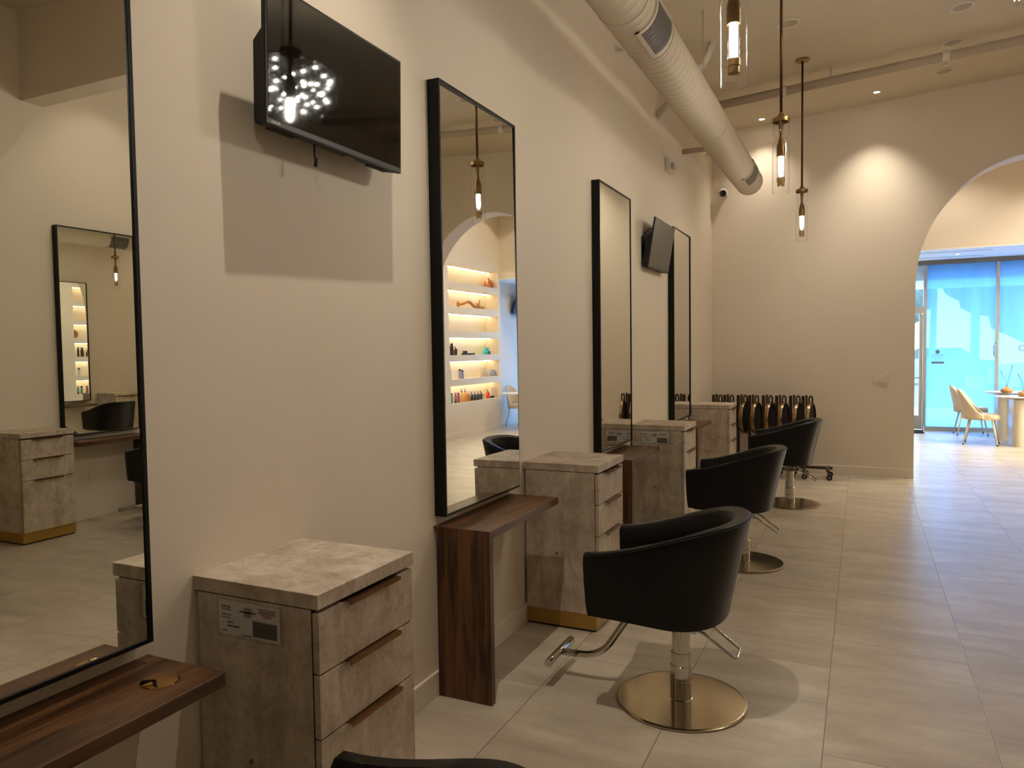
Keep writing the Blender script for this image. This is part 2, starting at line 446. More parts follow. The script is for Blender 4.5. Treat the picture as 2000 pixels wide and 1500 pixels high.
# outside
struct('ground', B(-14, 26, WY+.1, 60, -.16, -.04), M['asphalt'])
struct('pavement', B(-6, 16, WY+.1, 21, -.04, -.01), M['pavement'])
o = struct('roof_awning', B(-2, 10, WY+.2, 18.1, 2.74, 3.3), M['awning'])
def tree(x, y, h, r, label, name='shade_tree', cat='tree', palm=False, trunk_r=.12):
    t = thing(name, label, cat, (x, y, -.05), 0, None)
    obj('trunk', T([(0,0,0),(.05,0,h*.5),(0,.05,h)], [trunk_r*1.2, trunk_r, trunk_r*.8], 10), M['bark'], t, smooth=True)
    bm = bmesh.new()
    if palm:
        for k in range(18):
            a = k*2.4; e = .5+.6*random.random(); pts = []
            for q in range(6):
                s = q/5; pts.append((r*s*math.cos(a), r*s*math.sin(a), h+.1+r*(e*s-1.2*s*s)))
            tube(bm, pts, [.03, .12, .14, .11, .06, .02], 5)
    else:
        for k in range(26):
            a = random.random()*2*PI; d = r*math.sqrt(random.random()); zz = h*.75+random.random()*r*1.1
            m = Matrix.Translation((d*math.cos(a), d*math.sin(a), zz)) @ Matrix.Diagonal((1, 1, .8, 1))
            bmesh.ops.create_icosphere(bm, subdivisions=2, radius=r*random.uniform(.3, .5), matrix=m)
        for v in bm.verts: v.co += Vector((random.uniform(-.12, .12), random.uniform(-.12, .12), random.uniform(-.12, .12)))
    obj('crown', bm, M['leaf'], t)
tree(7.4, 33, 4.2, 2.4, 'broad tree outside the right-hand window pane, beyond the parked cars')
tree(2.2, 47, 3.0, 2.4, 'lower dark tree far across the car park, seen behind the palm trunks')
tree(9.5, 44, 3.6, 3.2, 'large tree far across the car park at the frame edge')
tree(-2.6, 53, 2.6, 2.2, 'small far tree seen beside the window corner post')
tree(3.7, 38.5, 9.5, .95, 'straight tall palm trunk outside the window, first of the pair', 'palm_tree', 'tree', True, .14)
tree(5.0, 43, 9.8, .95, 'slightly leaning tall palm trunk outside the window, second of the pair', 'palm_tree', 'tree', True, .14)
t = thing('light_pole', 'thick straight light pole standing outside the window', 'pole', (5.3, 30, -.05))
obj('pole', T([(0,0,0),(0,0,8)], .14, 12), M['alum_dark'], t, smooth=True); obj('pole_foot', B(-.25,.25,-.25,.25,0,.5,bev=.03), M['pavement'], t)
def car(x, y, rot, mat, label):
    t = thing('car', label, 'car', (x, y, -.04), rot, 'cars parked outside')
    bm = bmesh.new(); sec = [(-2.1,.35,.75,.78),(-1.9,.3,.9,.86),(-1.0,.3,1.0,.88),(-.4,.3,1.05,.88),(1.2,.3,1.02,.88),(2.0,.3,.95,.86),(2.15,.4,.7,.78)]
    rings = []
    for sx, zb, zt, hw in sec:
        rings.append([bm.verts.new((sx, yy, zz)) for yy, zz in ((-hw,zb),(-hw,zt*.75),(-hw*.9,zt),(hw*.9,zt),(hw,zt*.75),(hw,zb))])
    for A, Bq in zip(rings, rings[1:]):
        for k in range(6): bm.faces.new((A[k], A[(k+1)%6], Bq[(k+1)%6], Bq[k]))
    bm.faces.new(rings[0]); bm.faces.new(rings[-1]); obj('car_body', bm, mat, t)
    bm = bmesh.new(); a = [bm.verts.new(p) for p in ((-1.1,-.8,1.0),(1.5,-.8,1.0),(1.5,.8,1.0),(-1.1,.8,1.0))]; b = [bm.verts.new(p) for p in ((-.5,-.65,1.45),(.95,-.65,1.45),(.95,.65,1.45),(-.5,.65,1.45))]
    bm.faces.new(b)
    for k in range(4): bm.faces.new((a[k], a[(k+1)%4], b[(k+1)%4], b[k]))
    obj('cabin', bm, M['tv_plastic'], t)
    for wx in (-1.35, 1.3):
        for wy in (-.8, .8): obj('wheel', L([(0,-.1),(.3,-.1),(.33,-.06),(.33,.06),(.3,.1),(0,.1)], 20, (wx, wy, .33), 'y'), M['rubber'], t)
CARP = [simple('car_white', (226, 228, 230), .3), simple('car_grey', (120, 128, 138), .3)]
car(7.6, 27.5, .1, CARP[0], 'white car parked outside beyond the right-hand pane')
car(4.3, 34, .0, CARP[1], 'grey car parked further off behind the light pole')

# ------------------------------------------------------------------ stations
def make_mirror(y0, label, tilt=None, flip=False):
    # local: wall plane x=0, mirror faces +x, y 0..W, z 0..H
    W, H, DP, FR = .798, 1.952, .06, .011
    t = thing('wall_mirror', label, 'mirror', (0, y0, .823), 0, 'black framed station mirrors')
    bm = bmesh.new()
    box(bm, 0, DP, 0, FR, 0, H); box(bm, 0, DP, W-FR, W, 0, H); box(bm, 0, DP, FR, W-FR, 0, FR); box(bm, 0, DP, FR, W-FR, H-FR, H)
    box(bm, 0, .02, FR, W-FR, FR, H-FR)
    obj('frame', bm, M['black_metal'], t)
    g = obj('mirror_glass', B(-.004, 0, -(W/2-FR), W/2-FR, -(H/2-FR), H/2-FR), M['mirror'], t, loc=(.055, W/2, H/2))
    if tilt: g.rotation_euler = (0, tilt[1], tilt[0])
    if flip: t.location = (XR, y0+W, .823); t.rotation_euler.z = PI
    return t
make_mirror(.541, 'tall black-framed mirror cut by the left photo edge, reflecting a station opposite').location.z = .816
make_mirror(2.873, 'tall black-framed mirror reflecting the lit product shelves and arch', (-.0103, -.0055))
make_mirror(5.088, 'tall black-framed mirror with an empty wall and two cards reflected, before the angled TV')
make_mirror(7.403, 'farthest tall black-framed mirror, partly behind the angled TV', (.0087, 0))
make_mirror(4.42, 'tall black-framed mirror on the opposite wall, seen only by reflection', None, flip=True)

def make_shelf(y0, y1, label, flip=False, grommet=True, zt=.78):
    W = y1-y0
    t = thing('waterfall_shelf', label, 'shelf', (0, y0, 0), 0, 'walnut waterfall shelves')
    DP, TH, ZT = .286, .036, zt
    bm = bmesh.new()   # top, mitred at the near end
    a = [(0,ZT),(W,ZT),(W,ZT-TH),(TH,ZT-TH)]
    for x in (0, DP): pass
    va = [bm.verts.new((.0, y, z)) for y, z in a]; vb = [bm.verts.new((DP, y, z)) for y, z in a]
    bm.faces.new(va); bm.faces.new(list(reversed(vb)))
    for k in range(4): bm.faces.new((va[k], va[(k+1)%4], vb[(k+1)%4], vb[k]))
    bmesh.ops.bevel(bm, geom=bm.edges[:], offset=.0012, segments=1, affect='EDGES')
    obj('shelf_top', bm, M['wood_y'], t)
    bm = bmesh.new(); a = [(0,ZT),(TH,ZT-TH),(TH,0),(0,0)]
    va = [bm.verts.new((.0 if z > .2 else .0, y, z)) for y, z in a]; vb = [bm.verts.new((DP, y, z)) for y, z in a]
    bm.faces.new(va); bm.faces.new(list(reversed(vb)))
    for k in range(4): bm.faces.new((va[k], va[(k+1)%4], vb[(k+1)%4], vb[k]))
    bmesh.ops.bevel(bm, geom=bm.edges[:], offset=.0012, segments=1, affect='EDGES')
    xf(bm, Matrix.Translation((.0155, 0, 0)) @ Matrix.Diagonal(((DP-.0155)/DP, 1, 1, 1)))
    obj('side_leg', bm, M['wood_z'], t)
    if grommet:
        obj('cable_grommet', L([(0,ZT+.005),(.040,ZT+.005),(.0455,ZT+.0035),(.0465,ZT+.0002),(0,ZT+.0002)], 40, (.175, W-.105, 0)), M['polbrass'], t, auto=.6)
    if flip: t.location = (XR, y1, 0); t.rotation_euler.z = PI
    return t
make_shelf(.55, 1.367, 'walnut shelf at lower left with a round polished brass grommet', zt=.761)
make_shelf(2.856, 3.673, 'walnut waterfall shelf with its full side panel in view, under the mirror of lit shelves', grommet=False)
make_shelf(5.083, 5.87, 'walnut shelf behind the second cabinet, its brass grommet seen flat')
make_shelf(7.40, 8.15, 'farthest walnut shelf, only its end showing before the last cabinet')
make_shelf(4.39, 5.2, 'walnut shelf on the opposite wall, seen only by reflection', flip=True)

def make_cabinet(label):
    t = thing('drawer_cabinet', label, 'cabinet', (0, 0, 0), 0, 'concrete-look drawer cabinets')
    W, DP, H = .463, .456, .933
    obj('cabinet_top', B(.0, DP, 0, W, .892, H, bev=.0012, seg=1), M['lam'], t)
    obj('carcass', B(.016, .430, .001, W-.001, .097, .8885, bev=.001, seg=1), M['lam'], t)
    obj('gap_shade_plate', merge(B(.4295, .4318, .004, W-.004, .099, .8915), B(.018, .429, .004, W-.004, .888, .8925)), M['gap_shade'], t)  # dark plates painted as shade in the gaps round drawers and top
    obj('plinth', B(.016, .436, .002, W-.002, .012, .097), M['gold'], t)
    obj('toe_shade_block', B(.02, .425, .008, W-.008, 0, .012), M['gap_shade'], t)  # dark block painted as the shade beneath the plinth
    for z0, z1 in ((.715, .880), (.538, .710), (.101, .533)):
        d = obj('drawer', B(.432, .453, .005, W-.005, z0, z1, bev=.0012, seg=1), M['lam'], t)
        bm = bmesh.new()
        box(bm, .436, .474, .115, .365, z1+.0008, z1+.0035); box(bm, .471, .474, .115, .365, z1-.008, z1+.001)
        obj('handle', bm, M['bronze'], d)
    return t
cab = make_cabinet('nearest concrete-look drawer cabinet with a licence card on its side')
cab.location = (0, 1.524, 0)
dup(cab, (0, 3.845, 0), 0, 'concrete-look drawer cabinet with a gold plinth, behind the nearest full chair')
dup(cab, (0, 6.035, 0), 0, 'concrete-look drawer cabinet with a licence card, behind the middle chair')
dup(cab, (0, 8.342, 0), 0, 'farthest concrete-look drawer cabinet, beside the bronze tray carts')
dup(cab, (XR, 3.78+.463, 0), PI, 'concrete-look drawer cabinet on the opposite wall, seen only by reflection')

def make_card(y, label):
    # on the near side of a cabinet (faces -y); local x = along card, z up
    t = thing('licence_card', label, 'card', (.100, y, .780), 0, 'licence cards in holders')
    W, H = .224, .098
    obj('holder', B(-.004, W+.014, -.006, -.001, -.006, H+.006, bev=.001, seg=1), M['acrylic'], t)
    obj('card', B(0, W, -.0012, -.0004, 0, H), M['paper'], t)
    yy = -.0014
    def bar(bm, x0, x1, z, h): box(bm, x0, x1, yy-.0004, yy+.0006, z, z+h)
    rot = Matrix.Rotation(PI/2, 4, 'X')
    bm = xf(text_bm('oca', .021, .0003), Matrix.Translation((.010, yy, .076)) @ Matrix.Diagonal((1.15, 1, .8, 1)) @ rot)
    bar(bm, .010, .046, .071, .0018)
    obj('card_lettering', bm, M['ink'], t)
    bm = bmesh.new()
    for x0, x1, z, h in ((.010,.030,.056,.0022),(.032,.047,.056,.0022),(.010,.026,.048,.0018),(.029,.043,.048,.0018),
        (.032,.044,.035,.0032),(.046,.054,.035,.0032),(.032,.050,.024,.0034),(.052,.076,.024,.0034),(.012,.030,.010,.002),(.084,.122,.004,.002)):
        bar(bm, x0, x1, z, h)
    obj('card_text', bm, M['ink'], t)
    bm = bmesh.new()
    for k, (x0, x1) in enumerate(((.146,.212),(.152,.206),(.148,.210),(.158,.200),(.165,.193))): bar(bm, x0, x1, .086-k*.0052, .0022)
    obj('card_red_text', bm, M['ink_red'], t)
    bm = L([(.0165,-.0002),(.0165,.0004),(.019,.0004),(.019,-.0002)], 32, (.108, yy, .072), 'y')
    lathe(bm, [(.010,-.0002),(.010,.0004),(.013,.0004),(.013,-.0002)], 28, (.108, yy, .072), 'y')
    for k in range(6): bar(bm, .097, .119, .0605+k*.0042, .0016)
    bar(bm, .078, .139, .0705, .0032)
    obj('card_seal', bm, M['ink'], t)
    obj('card_block', B(.126, .214, yy-.0003, yy+.0005, .007, .052), M['paper_grey'], t)
    bm = bmesh.new()
    for k in range(9): bar(bm, .128, .212, .0095+k*.0046, .0014)
    obj('card_small_print', xf(bm, Matrix.Translation((0, -.0004, 0))), M['ink'], t)
make_card(1.525, 'white licence card in a clear holder on the nearest cabinet side')
make_card(6.036, 'white licence card in a clear holder on the cabinet behind the middle chair')

# ------------------------------------------------------------------ salon chairs
def chair_plan(n=40):
    pts = []
    for i in range(9): pts.append(('s', -1, i/8))
    for i in range(1, n): pts.append(('a', 0, i/n))
    for i in range(9): pts.append(('s', 1, 1-i/8))
    return pts
def chair_pos(p, hw, xc, a, xf_):
    k, s, t = p
    if k == 's':
        q = t; x = xf_+(xc-xf_)*q; return Vector((x, s*hw*(.955+.045*q**.8), 0)), Vector((0, s, 0))
    ph = -PI/2+PI*t; ce, se = math.cos(ph), math.sin(ph); e = .86
    ex = math.copysign(abs(ce)**e, ce); ey = math.copysign(abs(se)**e, se)
    nx, ny = ce/a, se/hw; l = math.hypot(nx, ny)
    return Vector((xc+a*ex, hw*ey, 0)), Vector((nx/l, ny/l, 0))
def sm(t): t = max(0, min(1, t)); return t*t*(3-2*t)
def make_chair(label):
    t = thing('salon_chair', label, 'chair', (0, 0, 0), 0, 'black salon chairs')
    XF, XC = -.335, -.02
    bm = bmesh.new(); rings = []; rim_line = []
    ps = chair_plan()
    for p in ps:
        po0, n0 = chair_pos(p, .296, XC, .225, XF)      # outer bottom
        po1, n1 = chair_pos(p, .306, XC, .318, XF-.012) # outer top
        bx = (po1.x-XF)/(.318+XC-XF)
        zt = .706+.151*(.38*bx+.62*sm(bx*1.04))
        th = .052+.028*sm((bx-.35)/.6)
        zb = .432-.012*sm(bx*1.4)
        prof = []
        for s in (0, .12, .35, .6, .82, .95):   # up the outside
            c = po0.lerp(po1, s**1.1); prof.append((c.x, c.y, zb+(zt-.014-zb)*s))
        o1 = po1-n1*.004; prof.append((o1.x, o1.y, zt-.006))
        o2 = po1-n1*.014; prof.append((o2.x, o2.y, zt))
        i1 = po1-n1*(th-.012); prof.append((i1.x, i1.y, zt-.004-.010*sm((bx-.3)/.6)))
        i2 = po1-n1*th; prof.append((i2.x, i2.y, zt-.02-.012*sm((bx-.3)/.6)))
        pi, _ = chair_pos(p, .244, XC, .165, XF); 
        for s in (.35, .75, 1.0):
            c = i2.lerp(pi, s); prof.append((c.x, c.y, zt-.02+(.50-zt+.02)*s))
        prof.append((pi.x, pi.y, zb))
        if p[0] == 's' and p[2] == 0:   # rounded front end
            cx = sum(q[0] for q in prof)/len(prof); cy = sum(q[1] for q in prof)/len(prof); czz = (zt+zb)/2
            rings_end = [(q[0]-.012+.006*(abs(q[2]-czz)/(.5*(zt-zb)))**4, cy+(q[1]-cy)*.72, czz+(q[2]-czz)*.955) for q in prof]
        else: rings_end = None
        if rings_end and p[1] == -1: rings.append([bm.verts.new(q) for q in rings_end])
        rings.append([bm.verts.new(q) for q in prof])
        if rings_end and p[1] == 1: rings.append([bm.verts.new(q) for q in rings_end])
        c = po1+n1*.0008; rim_line.append((c.x, c.y, zt-.013))
    for A, Bq in zip(rings, rings[1:]):
        n = len(A)
        for k in range(n): bm.faces.new((A[k], A[(k+1)%n], Bq[(k+1)%n], Bq[k]))
    bm.faces.new(rings[0]); bm.faces.new(rings[-1])
    obj('shell', bm, M['leather'], t, auto=.7)
    obj('piping', tube(bmesh.new(), rim_line, .0028, 6), M['leather'], t, smooth=True)
    poly = []
    for p in ps:
        q, _ = chair_pos(p, .262, XC, .185, XF+.004); poly.append((q.x, q.y))
    bm = prism(bmesh.new(), poly, .418, .53)
    bmesh.ops.bevel(bm, geom=[e for e in bm.edges if abs(e.verts[0].co.z-e.verts[1].co.z) < 1e-4], offset=.016, segments=3, affect='EDGES')
    obj('seat', bm, M['leather'], t, auto=.7)
    obj('base_plate', L([(0,.0),(.278,.0),(.285,.004),(.284,.009),(.279,.0115),(.276,.0121),(.27,.0122),(.056,.0164),(.05,.0166),(.046,.020),(0,.020)], 96), M['steel'], t, auto=.5)
    bm = L([(.047,.016),(.047,.165),(.045,.168),(.0435,.168),(.0435,.225),(.042,.226),(.040,.226),(.040,.335),(.0,.335)], 40)
    lathe(bm, [(.0475,.098),(.0482,.1),(.0475,.102)], 40)
    obj('column', bm, M['chrome'], t, auto=.5)
    bm = B(-.08, .08, -.07, .07, .335, .355, bev=.004); box(bm, -.13, .13, -.1, .1, .398, .42, .004); box(bm, -.05, .05, -.05, .05, .35, .40)
    obj('seat_bracket', bm, M['chrome'], t)
    bm = T([(.02,.075,.358),(.10,.075,.348),(.245,.07,.248),(.245,-.05,.248),(.10,-.055,.348),(-.02,-.055,.358)], .0065, 10, .02)
    lathe(bm, [(0,-.02),(.013,-.02),(.013,.02),(0,.02)], 16, (-.02, -.068, .356), 'y')
    obj('pump_lever', bm, M['chrome'], t, auto=.7)
    bm = T([(-.12,.03,.40),(-.20,.03,.405),(-.385,.03,.125),(-.575,.03,.118)], .0165, 16, .14)
    obj('footrest_arm', bm, M['chrome'], t, smooth=True)
    obj('footrest_bar', L([(0,-.155),(.0185,-.155),(.0195,-.153),(.0195,.153),(.0185,.155),(0,.155)], 24, (-.59, .03, .118), 'y'), M['chrome'], t, auto=.6)
    return t
ch = make_chair('black leather salon chair nearest in full view, round chrome base and footrest')
ch.location = (1.035, 3.245, 0)
dup(ch, (1.028, .935, 0), -.175, 'black salon chair at the bottom edge, only its top rim showing')
dup(ch, (.98, 5.555, 0), 0, 'black salon chair behind the nearest full one, middle of the visible row')
dup(ch, (1.115, 7.82, 0), 0, 'farthest black salon chair, before the row of tray carts')
dup(ch, (XR-1.03, 4.85, 0), PI, 'black salon chair by the opposite wall, seen only by reflection')

# ------------------------------------------------------------------ televisions
def make_tv(label, screen, W=.74, H=.432, cable=True):
    # local: origin centre of the screen, screen faces +x, y along width
    t = thing('wall_television', label, 'television', (0, 0, 0), 0, 'wall televisions')
    obj('bezel', B(-.016, 0, -W/2, W/2, -H/2, H/2, bev=.003), M['tv_plastic'], t)
    obj('screen', B(.0, .0012, -W/2+.009, W/2-.009, -H/2+.02, H/2-.009), screen, t)
    bm = bmesh.new()
    prof = [(-.014, H/2*.42), (-.014, -H/2), (-.055, -H/2+.006), (-.062, -H/2+.02), (-.062, H/2*.2)]
    va = [bm.verts.new((x, -W/2+.012, z)) for x, z in prof]; vb = [bm.verts.new((x, W/2-.012, z)) for x, z in prof]
    bm.faces.new(va); bm.faces.new(list(reversed(vb)))
    for k in range(5): bm.faces.new((va[k], va[(k+1)%5], vb[(k+1)%5], vb[k]))
    bmesh.ops.bevel(bm, geom=bm.edges[:], offset=.003, segments=2, affect='EDGES')
    obj('rear_housing', bm, M['tv_plastic'], t)
    for y in (-W/2+.05, W/2-.17): obj('speaker_slot', B(-.05, -.025, y, y+.12, -H/2-.0005, -H/2+.003), M['gap_shade'], t)
    obj('sensor_label', B(-.045, -.02, .05, .10, -H/2-.0015, -H/2+.002), M['grille'], t)
    bm = xf(text_bm('PHILIPS', .0125, .0003), Matrix.Translation((.0006, -W/2+.022, -H/2+.006)) @ Matrix.Rotation(PI/2, 4, 'Z') @ Matrix.Rotation(PI/2, 4, 'X'))
    obj('maker_lettering', bm, M['logo'], t)
    return t
tv = make_tv('black television with a glossy reflecting screen, above the nearest cabinet', M['tv_screen'])
tv.location = (.118, 2.118, 2.487); tv.rotation_euler = (0, math.radians(1.2), math.radians(.6))
# local helper for wall brackets
obj('wall_bracket', B(-.124, -.06, -.16, .16, -.12, .08, bev=.004), M['black_metal'], tv)
obj('hanging_cord', T([(-.04,-.10,-.21),(-.038,-.102,-.25),(-.036,-.096,-.262),(-.036,-.1,-.285)], [.003,.003,.006,.006], 8), M['rubber'], tv, smooth=True)
tv2 = make_tv('black television tilted down on a bracket, between the third and fourth mirrors', M['tv_screen_matt'])
tv2.location = (.103, 6.75, 2.492); tv2.rotation_euler = (0, math.radians(9.2), 0)
obj('wall_bracket', xf(merge(B(-.103, -.094, -.34, .12, -.13, .06, bev=.003), B(-.096, -.05, -.06, .06, -.08, .02, bev=.006)), Matrix.Rotation(math.radians(-9.2), 4, 'Y')), M['black_metal'], tv2)
obj('cable', T([(-.03,-.335,.12),(-.08,-.335,.09),(-.10,-.33,.02),(-.085,-.32,-.03),(-.06,-.30,-.03)], .005, 8, .04), M['rubber'], tv2, smooth=True)
tv3 = make_tv('dark television on the window-side wall beyond the shelves, seen by reflection', M['tv_screen_matt'])
tv3.location = (5.46, 15.05, 2.62); tv3.rotation_euler = (0, math.radians(14), PI)
obj('wall_bracket', B(-.13, -.05, -.1, .1, -.1, .1, bev=.004), M['black_metal'], tv3)

# ------------------------------------------------------------------ pendants
def make_pendant(label):
    # local origin: bottom rim of the glass shade
    t = thing('pendant_lamp', label, 'pendant lamp', (0, 0, 0), 0, 'brass and glass pendant lamps')
    top = 1.745
    obj('canopy', L([(0,top),(.062,top),(.064,top-.004),(.064,top-.018),(.058,top-.022),(0,top-.022)], 36), M['brass'], t, auto=.5)
    obj('rod', L([(0,.515),(.0098,.515),(.0098,top-.02),(0,top-.02)], 14), M['rod'], t, smooth=True)
    bm = L([(0,.545),(.012,.545),(.018,.530),(.030,.515),(.050,.508),(.058,.503),(.058,.480),(.052,.478),(.052,.492),(.020,.495),(0,.495)], 40)
    obj('cap', bm, M['brass'], t, auto=.6)
    bm = L([(0,.50),(.024,.495),(.016,.46),(.0105,.41),(.0105,.385),(.018,.355),(.027,.325),(.028,.318),(.028,.245),(.0,.245)], 28)
    obj('stem', bm, M['stem'], t, auto=.6)
    bm = L([(.053,.495),(.053,.40),(.050,.393),(.036,.375),(.034,.368),(.038,.36),(.053,.345),(.056,.335),(.056,.003),(.0555,.0),(.0535,.0),(.0532,.004)], 44)
    obj('glass_shade', bm, M['glass'], t, smooth=True)
    obj('bulb', L([(0,.255),(.012,.253),(.0165,.235),(.0165,.155),(.012,.138),(.004,.128),(0,.127)], 14), M['bulb'], t, smooth=True)
    obj('inner_tube', L([(.0255,.245),(.0255,.085)], 24), M['glass'], t, smooth=True)
    obj('end_cap', L([(0,.105),(.027,.105),(.027,.078),(.0235,.076),(.0235,.05),(0,.05)], 24), M['brass'], t, auto=.6)
    return t
pn = make_pendant('large near pendant lamp at the top edge, only its lower glass in view')
pn.location = (1.27, 3.19, 2.642)
dup(pn, (1.245, 5.43, 2.618), 0, 'middle pendant lamp on a long brass rod, before the arched wall')
dup(pn, (1.212, 7.88, 2.600), 0, 'farthest pendant lamp, its round brass canopy on the ceiling in view')
dup(pn, (1.28, .5, 2.62), 0, 'unseen pendant lamp continuing the row, added to light the near wall')  # unseen extra pendant, added to brighten the near left wall
for o in [o for o in COL.objects if o.name.startswith('pendant_lamp')]:
    # rods end at the sloping ceiling
    gap = cz(o.location.x) - (o.location.z + 1.745)
    for c in o.children:
        if c.name.startswith('canopy'): c.location.z += gap
        if c.name.startswith('rod'):
            c.scale.z = (1.745-.515+gap)/(1.745-.515); c.location.z = .515*(1-c.scale.z)

# chandelier
t = thing('crystal_chandelier', 'crystal chandelier hanging mid room, a sparkling corner at the top right edge', 'chandelier', (2.84, 4.92, 3.395))
ct = cz(2.84)-3.395
obj('canopy', L([(0,ct),(.08,ct),(.08,ct-.03),(.02,ct-.04),(0,ct-.04)], 30), M['chrome'], t, auto=.5)
obj('rod', L([(0,.40),(.01,.40),(.01,ct-.03),(0,ct-.03)], 12), M['chrome'], t, smooth=True)
bm = tube(bmesh.new(), [(.42*math.cos(2*PI*k/48), .42*math.sin(2*PI*k/48), .40) for k in range(48)], .012, 8, True)
tube(bm, [(.26*math.cos(2*PI*k/36), .26*math.sin(2*PI*k/36), .40) for k in range(36)], .009, 8, True)
for k in range(6): tube(bm, [(0,0,.40),(.42*math.cos(k*PI/3), .42*math.sin(k*PI/3), .40)], .007, 6)
obj('ring_frame', bm, M['chrome'], t, smooth=True)
bm = bmesh.new()
for R, n, depth in ((.42, 44, .30), (.34, 32, .36), (.26, 26, .40), (.14, 14, .40)):
    for k in range(n):
        a = 2*PI*k/n; nb = int(depth/.05)
        for q in range(nb):
            z = .385-q*.05-random.random()*.006; s = .016 if q < nb-1 else .021
            m = Matrix.Translation((R*math.cos(a), R*math.sin(a), z)) @ Matrix.Rotation(random.random()*3, 4, 'Z') @ Matrix.Diagonal((.6, .6, 1.25, 1))
            bmesh.ops.create_icosphere(bm, subdivisions=1, radius=s, matrix=m)
o = obj('crystals', bm, M['crystal'], t); o['kind'] = 'stuff'
for R, n, z in ((.385, 22, .30), (.36, 16, .17), (.30, 12, .22), (.20, 12, .12), (.18, 8, .30)):
    for k in range(n):
        a = 2*PI*(k+.5)/n
        bm = bmesh.new(); bmesh.ops.create_icosphere(bm, subdivisions=1, radius=.0088, matrix=Matrix.Translation((R*math.cos(a), R*math.sin(a), z+.03*((k*7)%3))))
        obj('bulb', bm, M['crys_bulb'], t, smooth=True)

# ------------------------------------------------------------------ duct and pipes
DX, DZ, DR = .565, 3.47, .15
t = thing('air_duct', 'long round spiral air duct hung along the left wall', 'duct', (DX, 0, DZ))
bm = bmesh.new()
path = [(0, 9.0), (0, 3.15)]
prof = []; y = 3.15; k = 0
while y < 8.985:
    prof += [(DR, y), (DR, y+.083), (DR+.0032, y+.0865), (DR, y+.09)]; y += .09
prof = prof + [(DR, 8.99), (DR-.005, 9.0), (0, 9.0)]
lathe(bm, prof, 56, (0, 0, 0), 'y')
el = [(0, 3.15, 0)] + [(0, 3.15-.25*math.sin(a), .25-.25*math.cos(a)) for a in [PI/2*i/8 for i in range(1, 9)]] + [(0, 2.9, cz(DX)-DZ+.05)]
tube(bm, el, DR, 40)
obj('duct_tube', bm, M['duct'], t, auto=.9)
for y in (3.98, 6.52, 4.55):
    bm = bmesh.new(); lathe(bm, [(DR-.01,y-.012),(DR+.0045,y-.012),(DR+.006,y),(DR+.0045,y+.012),(DR-.01,y+.012)], 56, (0,0,0), 'y')
    obj('coupling_band', bm, M['duct'], t, auto=.6)
def grille(yc, ly, a0, a1):
    # curved register on the tube surface between two angles (0 = +x, negative = below)
    fr = bmesh.new(); n = 10
    def patch(bm, ya, yb, aa, ab, r0, r1, n=8):
        rr = []
        for i in range(n+1):
            a = aa+(ab-aa)*i/n
            rr.append([bm.verts.new((r*math.cos(a), y, r*math.sin(a))) for r, y in ((r0,ya),(r1,ya),(r1,yb),(r0,yb))])
        for A, Bq in zip(rr, rr[1:]):
            for k in range(4): bm.faces.new((A[k], A[(k+1)%4], Bq[(k+1)%4], Bq[k]))
        bm.faces.new(rr[0]); bm.faces.new(rr[-1])
    w = .025; da = w/DR
    patch(fr, yc-ly/2, yc-ly/2+w, a0, a1, DR, DR+.012); patch(fr, yc+ly/2-w, yc+ly/2, a0, a1, DR, DR+.012)
    patch(fr, yc-ly/2, yc+ly/2, a0, a0+da, DR, DR+.012, 2); patch(fr, yc-ly/2, yc+ly/2, a1-da, a1, DR, DR+.012, 2)
    g = obj('supply_grille', fr, M['duct'], t)
    bk = bmesh.new(); patch(bk, yc-ly/2+w, yc+ly/2-w, a0+da, a1-da, DR, DR+.003); obj('grille_back', bk, M['gap_shade'], g)
    bl = bmesh.new(); m = 15
    for i in range(m):
        y = yc-ly/2+w+(ly-2*w)*(i+.5)/m; patch(bl, y-.004, y+.004, a0+da, a1-da, DR+.002, DR+.009)
    obj('louvres', bl, M['grille'], g)
grille(4.30, .38, -1.35, .35)
grille(8.35, .38, -1.35, .35)
for y in (3.6, 6.25): obj('hanger_rod', T([(0, y, DR-.004), (0, y, cz(DX)-DZ)], .004, 8), M['pipe'], t, smooth=True)
PY = 8.3
t = thing('sprinkler_pipe', 'long painted sprinkler pipe running across below the ceiling', 'pipe', (0, PY, 0))
obj('pipe_run', T([(.0,0,4.145),(XR,0,4.145+.068*XR)], .044, 16), M['pipe'], t, smooth=True)
for x in (1.0, 2.46):
    z = 4.145+.068*x
    bm = L([(0,.06),(.02,.06),(.02,.05),(.012,.045),(.012,-.058),(.022,-.06),(.022,-.064),(.012,-.067),(.012,-.078),(.02,-.08),(.02,-.084),(0,-.084)], 16, (x, 0, z))
    lathe(bm, [(.052,-.03),(.054,-.028),(.054,.028),(.052,.03),(.04,.03),(.04,-.03)], 24, (x, 0, z), 'x')
    obj('sprinkler_head', bm, M['white_plastic'], t, auto=.6)
obj('hanger_rod', T([(1.45,0,4.145+.068*1.45-.05),(1.45,0,cz(1.45))], .004, 8), M['pipe'], t, smooth=True)
t = thing('drain_pipe', 'white elbowed pipe slanting from the ceiling to the left wall behind the duct', 'pipe', (0, 6.95, 0))
obj('pipe_run', T([(0,0,3.73),(.46,0,4.17),(.52,0,cz(.52)+.02)], .03, 14, .05), M['white_plastic'], t, smooth=True)
bm = bmesh.new(); tube(bm, [(.36,0,4.075),(.44,0,4.15)], .038, 14); obj('elbow_collar', bm, M['white_plastic'], t, smooth=True)
t = thing('sprinkler_stub', 'short stub pipe from the left wall ending in a sprinkler head under the duct', 'pipe', (0, 8.08, 3.667))
obj('pipe_run', T([(0,0,0),(.30,0,.002)], .026, 14), M['pipe'], t, smooth=True)
